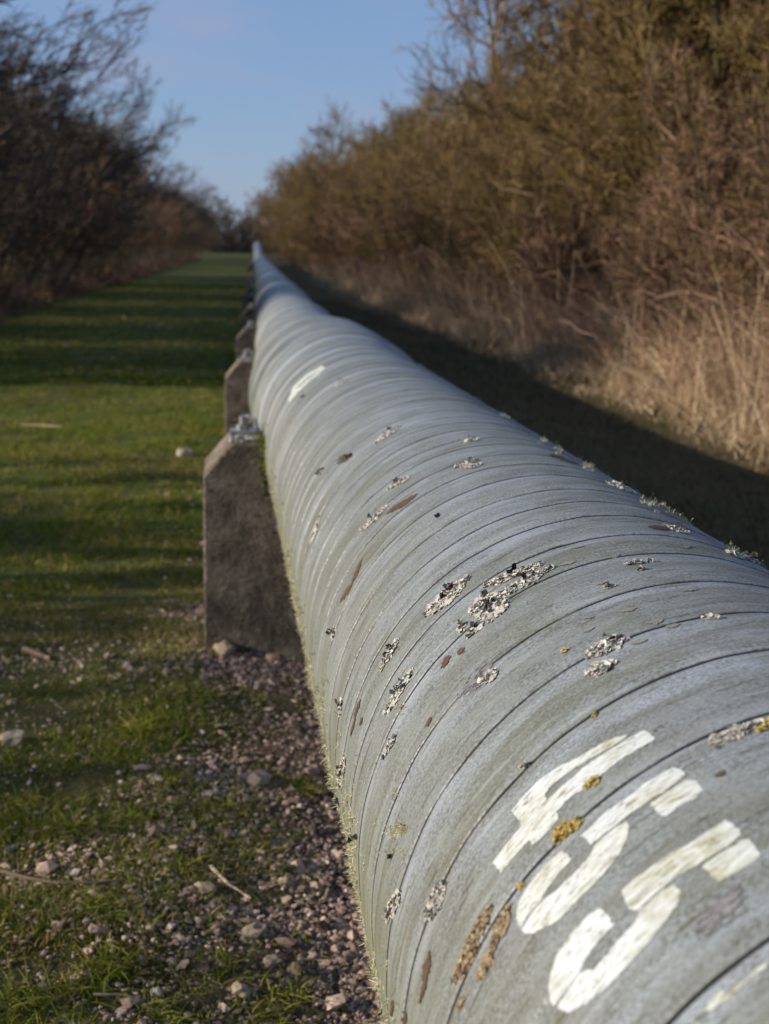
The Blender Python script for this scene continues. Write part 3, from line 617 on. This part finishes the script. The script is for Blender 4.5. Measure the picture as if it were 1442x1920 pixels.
grass_m = strand_mat('turf_blades', [(0, (.035, .060, .008)), (.35, (.105, .155, .010)), (.65, (.21, .23, .018)), (.82, (.24, .19, .04)), (1, (.36, .26, .13))], .6, translucent=.3)
mossg_m = strand_mat('ground_moss', [(0, (.05, .06, .008)), (.5, (.13, .12, .015)), (1, (.22, .15, .025))], .9)
dry_m = strand_mat('dry_grass', [(0, (.17, .11, .06)), (.4, (.40, .28, .165)), (.8, (.58, .44, .28)), (1, (.76, .64, .46))], .8, translucent=.25)
def grass_amount(x, y):
    g = 1-.96*np.clip((x+.36+.8*(fbm(x*1.5+3, y*1.6, 3)-.5))*2.1, 0, 1)*np.clip(1.4-.14*np.maximum(y-3.3, 0), .12, 1)
    return np.clip(g, .03, 1)
def lawn():
    mb = MB()
    for n, y0, y1, hmin, hmax, w, pw in ((120000, 1.4, 4.8, .010, .036, .0024, 1.2), (110000, 4.8, 12, .02, .045, .0045, 1.2), (60000, 12, 45, .025, .06, .012, 1.6)):
        y = y0+(y1-y0)*rng.random(n)**pw; xl = np.maximum(-4.2, -.2*y-.2); x = xl+(.9-xl)*rng.random(n)
        cl = fbm(x*5, y*5, 3); k = rng.random(n) < grass_amount(x, y)*(np.clip(4.2*(cl-.34), .05, 1) if y0 < 4 else np.clip(2.6*(cl-.28), .06, 1))
        x, y, cl = x[k], y[k], cl[k]; N = len(x)
        h = rng.uniform(hmin, hmax, N)*(.55+1.1*cl); d = rng.normal(size=(N, 3))*.6; d[:, 2] = 1; d = norm(d)*h[:, None]
        bend = rng.normal(size=(N, 3))*h[:, None]*.35; bend[:, 2] = -np.abs(bend[:, 2])*.5
        rn = np.clip(rng.random(N)*.75+.45*(fbm(x*1.7, y*1.7+5, 2)-.3), 0, 1); rn = np.clip(rn+.45*np.clip(fbm(x*.8+4, y*2.1+2, 3)-.52, 0, 1)*4*rng.random(N), 0, 1); rn[rng.random(N) < .07] = 1
        blades(mb, np.stack([x, y, gz(x, y)-.003], -1), d, rng.uniform(.6, 1.3, N)*w, bend, 3 if y0 > 4 else 4, rnd=rn)
    # bigger tufts
    for px, py, n, s in [(270, 1375, 90, .09), (420, 1790, 60, .05), (540, 1830, 60, .05), (190, 1700, 70, .06), (200, 1810, 80, .07), (480, 1560, 50, .05), (560, 1440, 70, .06), (40, 1880, 80, .09), (320, 1460, 60, .06), (500, 1880, 40, .05), (130, 1560, 60, .06),
                         (60, 1500, 60, .06), (350, 1620, 40, .05), (150, 1850, 60, .07), (300, 1890, 60, .06), (250, 1540, 60, .06), (430, 1500, 40, .05)]:
        x, y = gpix(px, py); p = np.stack([x+rng.normal(size=n)*.025, y+rng.normal(size=n)*.025, np.zeros(n)], -1); p[:, 2] = gz(p[:, 0], p[:, 1])
        d = rng.normal(size=(n, 3))*.6; d[:, 2] = .9; d = norm(d)*rng.uniform(.5, 1.1, (n, 1))*s; b = d*np.array([.8, .8, -.5])
        blades(mb, p, d, np.full(n, .0032), b, 5, rnd=rng.uniform(.35, .9, n))
    tag(mb.build('grass', grass_m), kind='stuff')
    mb = MB(); n = 60000; y = 1.4+5*rng.random(n)**1.3; x = -.2*y-.2; x = x+(.4-x)*rng.random(n); k = (fbm(x*3+20, y*3, 3) > .53) & (rng.random(n) < grass_amount(x, y)+.1); x, y = x[k], y[k]; N = len(x)
    d = norm(rng.normal(size=(N, 3))*.7+[0, 0, 1])*rng.uniform(.005, .014, (N, 1)); blades(mb, np.stack([x, y, gz(x, y)], -1), d, np.full(N, .004), K=3)
    tag(mb.build('moss', mossg_m), kind='stuff')
lawn()
# fallen sticks and straws
stick_m = strand_mat('dead_stick', [(0, (.16, .11, .08)), (1, (.30, .22, .15))], .85, (40, (.10, .08, .05)))
straw_m = strand_mat('straw', [(0, (.42, .32, .20)), (1, (.55, .44, .30))])
for i, (pts, r, m, lb) in enumerate([([(0, 1640), (50, 1655), (110, 1668), (175, 1666), (235, 1660)], .0045, stick_m, 'brown twig lying across the grass at the left, lower part of the photo'),
                                     ([(175, 1870), (230, 1868), (262, 1870)], .003, stick_m, 'short thin twig on the ground near the lower edge'),
                                     ([(40, 797), (75, 798), (116, 801)], .012, straw_m, 'pale dry stalk lying on the sunlit grass at the far left'),
                                     ([(45, 1232), (70, 1240), (95, 1252)], .010, stick_m, 'short dead stick in the shaded grass left of the nearest pier'),
                                     ([(395, 1615), (430, 1640), (470, 1655)], .004, straw_m, 'pale straw lying over the gravel'),
                                     ([(525, 1598), (560, 1590), (575, 1580)], .007, stick_m, 'grey stick half buried in gravel beside the pipe')]):
    P = np.array([[*gpix(*p), 0] for p in pts]); P[:, 2] = gz(P[:, 0], P[:, 1])+.012; mb = MB()
    tubes(mb, P[None], np.linspace(1, .5, len(P))[None]*r, 6); tag(mb.build('stick', m), lb, 'stick')

# ------------------------------------------------------------------ rough grass, brambles
twig_warm = strand_mat('lichened_twigs', [(0, (0.059, 0.034, 0.021)), (.35, (0.160, 0.099, 0.056)), (.6, (0.218, 0.144, 0.063)), (.85, (0.260, 0.182, 0.074)), (1, (0.353, 0.236, 0.155))], .85, (1.1, (0.126, 0.099, 0.022)))
twig_red = strand_mat('reddish_twigs', [(0, (0.055, 0.031, 0.022)), (.4, (0.166, 0.097, 0.062)), (.75, (0.248, 0.150, 0.095)), (1, (0.368, 0.246, 0.163))], .85, (1.0, (0.129, 0.088, 0.034)))
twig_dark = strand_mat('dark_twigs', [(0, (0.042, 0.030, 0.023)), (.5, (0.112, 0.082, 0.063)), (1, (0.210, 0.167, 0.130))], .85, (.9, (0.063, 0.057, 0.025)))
leaf_ol = strand_mat('olive_lichen_and_buds', [(0, (0.066, 0.048, 0.014)), (.5, (0.156, 0.109, 0.028)), (1, (0.262, 0.177, 0.056))], .8, translucent=.2)
def verge(y): return -np.clip((np.asarray(y, float)-7)*.045, 0, 1.0)
def rough():
    mb = MB()
    n = 80000; y = 1.5+50*rng.random(n)**1.6; vs = verge(y); x0 = rng.uniform(3.05, 4.9, n); x = x0+vs+.25*(vnoise(y*.7, y*0)-.5)
    k = rng.random(n) < np.clip((x0-2.95)*1.4, 0.05, 1)*np.clip(2.4*(fbm(x*1.2, y*1.2, 3)-.25), .15, 1); x, y, x0 = x[k], y[k], x0[k]; N = len(x)
    h = rng.uniform(.15, .6, N)*np.clip((x0-2.8)*1.2, .35, 1.8)*(.6+.8*fbm(x*.9+3, y*.9, 2)); h[rng.random(N) < .04] *= 1.7
    d = norm(rng.normal(size=(N, 3))*.34+[0, 0, 1])*h[:, None]*1.12; b = rng.normal(size=(N, 3))*h[:, None]*.55; b[:, 2] = -np.abs(b[:, 2])*.7
    blades(mb, np.stack([x, y, gz(x, y)-.02], -1), d, rng.uniform(.004, .009, N)*(1+y*.02), b, 5)
    n = 320; y = 4+40*rng.random(n)**1.5; x = rng.uniform(3.3, 4.3, n)+verge(y); h = rng.uniform(.6, 1.25, n)
    d = norm(rng.normal(size=(n, 3))*.30+[0, 0, 1])*h[:, None]; t4 = np.linspace(0, 1, 5)[None, :, None]; b = rng.normal(size=(n, 3))*.16
    tubes(mb, np.stack([x, y, gz(x, y)], -1)[:, None]+d[:, None]*t4+b[:, None]*t4**2, (np.linspace(.0045, .002, 5)[None]*rng.uniform(.7, 1.3, (n, 1))), 3, rnd=rng.uniform(.7, 1, n))
    tag(mb.build('dry_grass', dry_m), kind='stuff')
    mb = MB(); n = 46000; y = .8+30*rng.random(n)**1.8; x = rng.uniform(.9, 3.5, n)+verge(y)*.6; N = n
    h = rng.uniform(.03, .10, N)*(.5+fbm(x*2, y*2, 2)); d = norm(rng.normal(size=(N, 3))*.7+[0, 0, .8])*h[:, None]; b = rng.normal(size=(N, 3))*h[:, None]*.4
    rn = np.clip(fbm(x*1.3+9, y*1.3, 3)*1.5-.35+rng.normal(size=N)*.15, 0, 1)
    blades(mb, np.stack([x, y, gz(x, y)-.005], -1), d, rng.uniform(.004, .008, N), b, 4, rnd=rn)
    m = strand_mat('rough_grass_litter', [(0, (.045, .055, .012)), (.3, (.075, .065, .025)), (.6, (.12, .085, .045)), (1, (.24, .17, .10))], .8, translucent=.2)
    tag(mb.build('rough_grass', m), kind='stuff')
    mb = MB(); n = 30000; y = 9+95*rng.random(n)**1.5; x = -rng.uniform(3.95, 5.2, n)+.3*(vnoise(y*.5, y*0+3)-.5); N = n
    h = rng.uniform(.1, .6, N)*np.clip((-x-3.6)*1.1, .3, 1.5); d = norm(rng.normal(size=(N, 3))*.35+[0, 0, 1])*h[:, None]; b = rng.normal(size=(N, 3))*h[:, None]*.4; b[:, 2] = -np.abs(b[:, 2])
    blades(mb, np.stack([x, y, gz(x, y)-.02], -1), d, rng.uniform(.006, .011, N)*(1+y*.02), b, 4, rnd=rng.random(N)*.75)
    tag(mb.build('dry_verge_grass', strand_mat('shaded_dry_grass', [(0, (.10, .06, .04)), (.6, (.24, .16, .10)), (1, (.36, .26, .17))], .85)), kind='stuff')  # darker copy of the dry grass, with shade put into its colour
    bram = strand_mat('bramble_cane', [(0, (.10, .045, .033)), (.5, (.22, .125, .08)), (1, (.42, .28, .19))], .7)
    for side, n, nm in ((1, 4600, 'brambles_by_the_pipe'), (-1, 3200, 'brambles_by_the_hedge')):
        mb = MB(); y = (3 if side > 0 else 12)+(60 if side > 0 else 90)*rng.random(n)**1.6; x = side*rng.uniform(3.6 if side > 0 else 4.4, 5.6, n)+(verge(y) if side > 0 else 0)
        t = np.linspace(0, 1, 8)[None, :, None]; L_ = rng.uniform(.4, 1.15, n)*(1 if side > 0 else .9); a = rng.normal(size=(n, 3)); a[:, 2] = 0; a = norm(a)*L_[:, None]
        up = np.array([0, 0, 1.])[None]*(L_*rng.uniform(.5, 1.1, n))[:, None]
        P = np.stack([x, y, gz(x, y)], -1)[:, None]+a[:, None]*t+up[:, None]*(2.6*t*(1-.62*t))+rng.normal(size=(n, 8, 3))*.02
        tubes(mb, P, rng.uniform(.0022, .0055, n)[:, None]*np.linspace(1.2, .5, 8)[None]*(1+.012*y[:, None]), 3)
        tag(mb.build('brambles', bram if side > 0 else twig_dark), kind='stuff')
rough()

# ------------------------------------------------------------------ bare shrubs and trees
bark = Mat('mossy_bark', .95, .15); _c = bark.coord((1, 1, .25)); _n = bark.noise(_c, 9, 5, .65); bark.color(bark.mix(bark.ramp(_n, [(.4, 0), (.62, 1)]), (.08, .06, .042), (.135, .115, .06))); bark.bump(_n, .8, .02)
def interp(P, i, t):
    K_ = P.shape[1]; f = t*(K_-1); a = np.minimum(f.astype(int), K_-2); w = (f-a)[:, None]
    return P[i, a]*(1-w)+P[i, a+1]*w, norm(P[i, a+1]-P[i, a])
def grow(parent, plen, per, ratio, ang, K_=5, up=.15, wind=(0, 0, 0), t0=.2, wig=.25, taper=.6):
    N = len(parent); i = np.repeat(np.arange(N), per); t = rng.uniform(t0, 1, len(i)); b, d = interp(parent, i, t)
    s = norm(np.cross(d, rng.normal(size=d.shape))); a = rng.uniform(ang[0], ang[1], (len(i), 1))
    nd = norm(d*np.cos(a)+s*np.sin(a)+np.array([0, 0, up])+np.array(wind)); ln = plen[i]*ratio*rng.uniform(.55, 1.25, len(i))*(1-taper*t*.6)
    P = [b]; c = nd
    for k in range(K_-1):
        c = norm(c+rng.normal(size=c.shape)*wig+np.array([0, 0, up])*.5+np.array(wind)*.4); P.append(P[-1]+c*(ln/(K_-1))[:, None])
    return np.stack(P, 1), ln
def shrub_parts(h, nst, spread, per=(9, 8, 7), wind=(0, 0, 0), r0=.035, lean=.35, l1r=.42, tw=1.0):
    a = rng.random(nst)*6.283; rr = rng.random(nst)**.5*spread*.35; b = np.stack([rr*np.cos(a), rr*np.sin(a), np.full(nst, -.1)], -1)
    K0 = 9; P = [b]; c = norm(np.stack([np.cos(a)*lean*spread/h*rng.uniform(.3, 2, nst), np.sin(a)*lean*spread/h*rng.uniform(.3, 2, nst), np.full(nst, 1.)], -1)); ln = h*rng.uniform(.65, 1.0, nst)
    for k in range(K0-1): c = norm(c+rng.normal(size=c.shape)*(.14 if h < 5 else .07)+np.array(wind)*.3+[0, 0, .06]); P.append(P[-1]+c*(ln/(K0-1))[:, None])
    P0 = np.stack(P, 1); mt = MB(); mt_r = np.linspace(1, .25, K0)[None]*r0*rng.uniform(.6, 1.3, (nst, 1)); tubes(mt, P0, mt_r, 7)
    P1, l1 = grow(P0, ln, per[0], l1r, (.5, 1.25), 6, .12, wind, .08)
    P2, l2 = grow(P1, l1, per[1], .55, (.4, 1.1), 5, .10, wind, .15)
    P3, l3 = grow(P2, l2, per[2], .60, (.35, 1.0), 4, .08, wind, .15)
    mc = MB(); tubes(mc, P1, np.linspace(.30, .14, 6)[None]*min(r0, .05)*np.ones((len(P1), 1)), 4)
    tubes(mc, P2, np.linspace(.15, .09, 5)[None]*min(r0, .05)*np.ones((len(P2), 1)), 3); tubes(mc, P3, np.linspace(.0042, .0024, 4)[None]*tw*np.ones((len(P3), 1)), 3)
    return mt, mc, P2, P3
def add_leaves(mc, P, n, size):
    i = rng.integers(0, len(P), n); p, d = interp(P, i, rng.random(n)); p = p+rng.normal(size=p.shape)*.012
    blades(mc, p, norm(rng.normal(size=(n, 3))+d)*(size*rng.uniform(.5, 1.3, (n, 1))), rng.uniform(.4, .8, n)*size, K=3, m=1)
class Proto: pass
def shrub_proto(mats, leaves, *a, lsz=.03, **k):
    mt, mc, P2, P3 = shrub_parts(*a, **k)
    if leaves: add_leaves(mc, P3, leaves, lsz)
    q = Proto(); q.st = mt.mesh('stems', [bark.m], True); q.cr = mc.mesh('twigs', mats); q.v = mc; return q
wR = (-.05, 0, .04); wL = (.24, .06, .10)
RT = [shrub_proto([twig_warm, leaf_ol], 5200, 3.6, 13, 2.6, per=(13, 9, 8), wind=wR, tw=1.0),
      shrub_proto([twig_red, leaf_ol], 2600, 3.2, 15, 2.8, per=(13, 9, 8), wind=wR, tw=1.0),
      shrub_proto([twig_warm, leaf_ol], 7000, 3.3, 12, 2.4, per=(14, 9, 8), wind=wR, tw=1.0),
      shrub_proto([twig_red, leaf_ol], 800, 2.0, 16, 2.4, per=(12, 9, 7), wind=wR, tw=1.0)]
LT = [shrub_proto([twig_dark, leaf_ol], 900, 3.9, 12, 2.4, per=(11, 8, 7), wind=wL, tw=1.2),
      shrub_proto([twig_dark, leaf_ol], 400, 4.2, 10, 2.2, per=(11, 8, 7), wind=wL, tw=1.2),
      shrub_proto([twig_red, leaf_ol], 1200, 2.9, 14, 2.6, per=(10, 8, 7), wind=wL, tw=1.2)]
TR = [shrub_proto([twig_warm, leaf_ol], 16000, 7.2, 10, 3.8, per=(22, 12, 9), wind=wR, r0=.11, lean=.12, l1r=.36, tw=1.3, lsz=.035),
      shrub_proto([twig_warm, leaf_ol], 13000, 6.2, 9, 3.4, per=(21, 12, 9), wind=wR, r0=.08, lean=.15, l1r=.32, tw=1.3, lsz=.035)]
def put(q, name, x, y, s, rz, label, cat, group, sz=1.0):
    o = empty(name, (x, y, float(gz(x, y)))); o.rotation_euler = (0, 0, rz); o.scale = (s, s, s*sz)
    for nm, me in ((('trunk' if cat == 'tree' else 'stems'), q.st), (('crown' if cat == 'tree' else 'twigs'), q.cr)):
        c = bpy.data.objects.new(nm, me); COL.objects.link(c); c.parent = o
    tag(o, label, cat, group); return o
gR = 'bare shrubs of the sunlit hedge on the right'; gL = 'bare shrubs of the dark hedge on the left'
r5 = np.random.default_rng(8)
# right hedge: front row of lower shrubs, back row of taller ones
rt = [(5.6, 6.5, 1, .85), (5.2, 9.0, 3, 1.0), (6.6, 8.2, 0, 1.0), (5.3, 11.3, 1, .85), (6.8, 11.5, 2, 1.0), (5.3, 13.4, 3, .8), (7.0, 14.2, 0, .9), (5.1, 17.0, 3, .95), (6.6, 18.0, 2, 1.0), (5.3, 19.4, 0, .85), (5.3, 22.2, 2, .9), (6.7, 22.0, 1, 1.15),
      (5.4, 25.2, 1, 1.0), (6.5, 27, 0, 1.15), (5.1, 28.4, 0, .95), (5.3, 31.8, 2, 1.0), (6.6, 33, 1, 1.2), (5.1, 35.6, 1, 1.0), (5.2, 39.6, 0, 1.0), (6.4, 41, 2, 1.25), (5.0, 44, 2, 1.0), (5.2, 49, 1, 1.05), (6.2, 52, 0, 1.4), (5.0, 55, 0, 1.05),
      (5.2, 61, 2, 1.2), (6.2, 66, 0, 1.6), (5.1, 69, 1, 1.2), (5.2, 77, 0, 1.3), (6.0, 84, 2, 1.6), (5.0, 88, 2, 1.3), (5.1, 99, 0, 1.4), (5.0, 112, 1, 1.5), (4.8, 127, 2, 1.6)]
LBR = {0: 'reddish bare shrub, nearest in the hedge at the right edge behind the dry grass', 1: 'low reddish thicket by the dry grass at the right edge', 2: 'olive lichened shrub behind the low thicket at the right edge', 3: 'reddish shrub in front of the tall tree trunks on the right',
       4: 'yellow-green shrub beside the tall tree trunks on the right', 5: 'low red-brown thicket left of the tall tree trunks', 6: 'olive shrub below the big tree crown on the right', 7: 'reddish shrub in the middle of the right hedge, above tall dry stalks',
       8: 'yellowish shrub behind the reddish one, mid right hedge', 9: 'rounded olive shrub standing forward in the right hedge'}
ORD = 'first second third fourth fifth sixth seventh eighth ninth tenth eleventh twelfth thirteenth fourteenth fifteenth sixteenth seventeenth eighteenth nineteenth twentieth'.split()
nf = nb = 0
for i, (x, y, k, s) in enumerate(rt):
    if i in LBR: lb = LBR[i]
    elif y > 75: lb = 'one of the small far shrubs where the sunlit right hedge ends'
    elif x < 5.8: lb = 'brown shrub, %s in the front row of the right hedge beyond the olive one' % ORD[nf]; nf += 1
    else: lb = '%s taller shrub from the camera, second row of the right hedge' % ORD[nb]; nb += 1
    put(RT[k], 'bare_shrub', x+r5.uniform(-.15, .15)+float(verge(y))*(1.1 if x < 5.8 else .7)-.15, y, s*(1.12 if y > 34 else 1.0), r5.uniform(-.5, .5)+(0 if i % 2 else math.pi), lb, 'shrub', gR)
for i, (x, y, k, s, z) in enumerate([(7.4, 13.0, 2, 1.5, 1.15), (7.6, 18.0, 0, 1.55, 1.2), (7.0, 23.6, 2, 1.6, 1.25), (7.2, 26.5, 0, 1.45, 1.15), (7.4, 31, 2, 1.4, 1.1), (8.8, 15, 0, 1.8, 1.2), (9.2, 21, 2, 1.9, 1.2), (8.6, 27, 0, 1.7, 1.1), (7.3, 37, 0, 1.4, 1.1), (7.5, 46, 2, 1.5, 1.1)]):
    put(RT[k], 'tall_shrub', x+float(verge(y))*.6, y, s, r5.uniform(-.5, .5)+i*1.3, '%s tall dense olive-brown bush from the camera, at the back of the right hedge' % ORD[i], 'shrub', 'tall bushes behind the right hedge', z)
put(TR[0], 'bare_tree', 5.75, 16.2, 1.0, .3, 'tall bare tree with mossy upright trunks at the upper right', 'tree', 'bare trees behind the right hedge')
put(TR[1], 'bare_tree', 7.7, 24.5, 1.1, 2.0, 'bare tree whose crown reaches the top edge, left of the tallest tree', 'tree', 'bare trees behind the right hedge')
put(TR[0], 'bare_tree', 8.6, 11.5, 1.05, 4.0, 'bare tree cut by the right edge of the photo', 'tree', 'bare trees behind the right hedge')
put(TR[1], 'bare_tree', 6.5, 94, 1.2, 2.0, 'tall far tree ending the skyline of the right hedge', 'tree', 'bare trees behind the right hedge')
put(TR[0], 'bare_tree', 7.2, 84, 1.0, 4.0, 'broad far tree just nearer than the one ending the right hedge', 'tree', 'bare trees behind the right hedge')
put(TR[1], 'bare_tree', 7.3, 70, 1.3, 1.0, 'small far tree standing above the right hedge near where the hedges close', 'tree', 'bare trees behind the right hedge')
put(TR[0], 'bare_tree', 7.6, 55, 1.0, 2.6, 'far olive tree rising behind the middle of the right hedge', 'tree', 'bare trees behind the right hedge')
# left hedge: clumps with narrow gaps that let bars of sun across the track
clumps = [(11.6, 15.6), (17.0, 21.3), (22.5, 26.6), (27.8, 34.6), (35.8, 43.5), (45, 52), (54, 63), (65, 74), (77, 90), (93, 125), (128, 180)]
j = 0; nl = 0; nb2 = 0
for a, b in clumps:
    n = max(2, int(round((b-a)/2.0))) if b < 60 else int((b-a)/(3.2 if b < 150 else 6.5))
    for i in range(n):
        y = a+.9+(b-a-1.8)*i/max(1, n-1); x = -5.6-(.9 if i % 2 else 0)-r5.uniform(0, .3); k = int(r5.integers(0, 3)) if i % 2 == 0 else int(r5.integers(0, 2))
        s = r5.uniform(.88, 1.0)*(1.10 if 20 < y < 34 else 1.05)
        nl = nl+1; lb = '%s shrub from the left edge of the photo in the dark left hedge' % ORD[nl-1] if 22 < y < 60 and nl <= 20 else ('one of the small far shrubs at the end of the dark left hedge' if y > 40 else 'wind-swept shrub outside the left edge, shading the track')
        if y < 22: nl = 0
        if 21 < y < 24 and i == 0: lb = 'dark bare shrub with upswept twigs at the left edge of the photo'
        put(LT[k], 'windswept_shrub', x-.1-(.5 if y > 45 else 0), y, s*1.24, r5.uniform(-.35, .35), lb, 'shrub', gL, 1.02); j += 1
    if b < 45: nb2 = nb2+1; put(LT[2], 'windswept_shrub', -7.5, (a+b)/2, 1.2, float(a), '%s back-row shrub of the dark left hedge, added to fill out its shade' % ORD[nb2-1], 'shrub', gL, 1.1)  # extra back row, added so the hedge throws more shade
# low scrub left of the camera that shades the turf
for x, y, s, lb in ((-5.3, 4.9, .62, 'low shrub left of the camera shading the grass beside the nearest pier'), (-5.4, 6.0, .60, 'low shrub beyond the left edge shading the turf'), (-4.4, 5.3, .55, 'smaller shrub beyond the left edge, in front of the other low ones'),
                       (-5.0, 1.9, .52, 'sparse low shrub abreast of the camera dappling the gravel'), (-4.8, 2.6, .45, 'smallest sparse shrub left of the camera, dappling the gravel'), (-4.6, 3.2, .50, 'sparse low shrub between the others left of the camera'), (-5.8, 3.9, .72, 'low shrub standing back from the others left of the camera')):
    put(LT[0 if y < 4.2 else 2], 'bare_shrub', x, y, s*(.8 if y < 4.2 else 1), .3+y, lb, 'shrub', gL)
# far wood
def wood():
    mt, mc, P2, P3 = shrub_parts(9, 9, 8, per=(10, 8, 6), r0=.14, tw=9)
    v = np.concatenate(mc.v); q = np.concatenate(mc.q); uv = np.concatenate(mc.uv); vt = np.concatenate(mt.v); qt = np.concatenate(mt.q); mb = MB()
    for i in range(68):
        a = r5.random()*6.28; s = r5.uniform(.6, .95); M = np.array([[math.cos(a), -math.sin(a), 0], [math.sin(a), math.cos(a), 0], [0, 0, 1]])*s
        off = np.array([-60+(i % 17)*7+r5.uniform(-2, 2), 190+(i//17)*9+r5.uniform(-4, 4), (-1.2, -1.2, -3, -3)[i//17]]); s_ = 0; mb.add(v@M.T+off, q, uv=uv); mb.add(vt@M.T+off, qt)
    tag(mb.build('far_wood', twig_dark), kind='stuff')
wood()
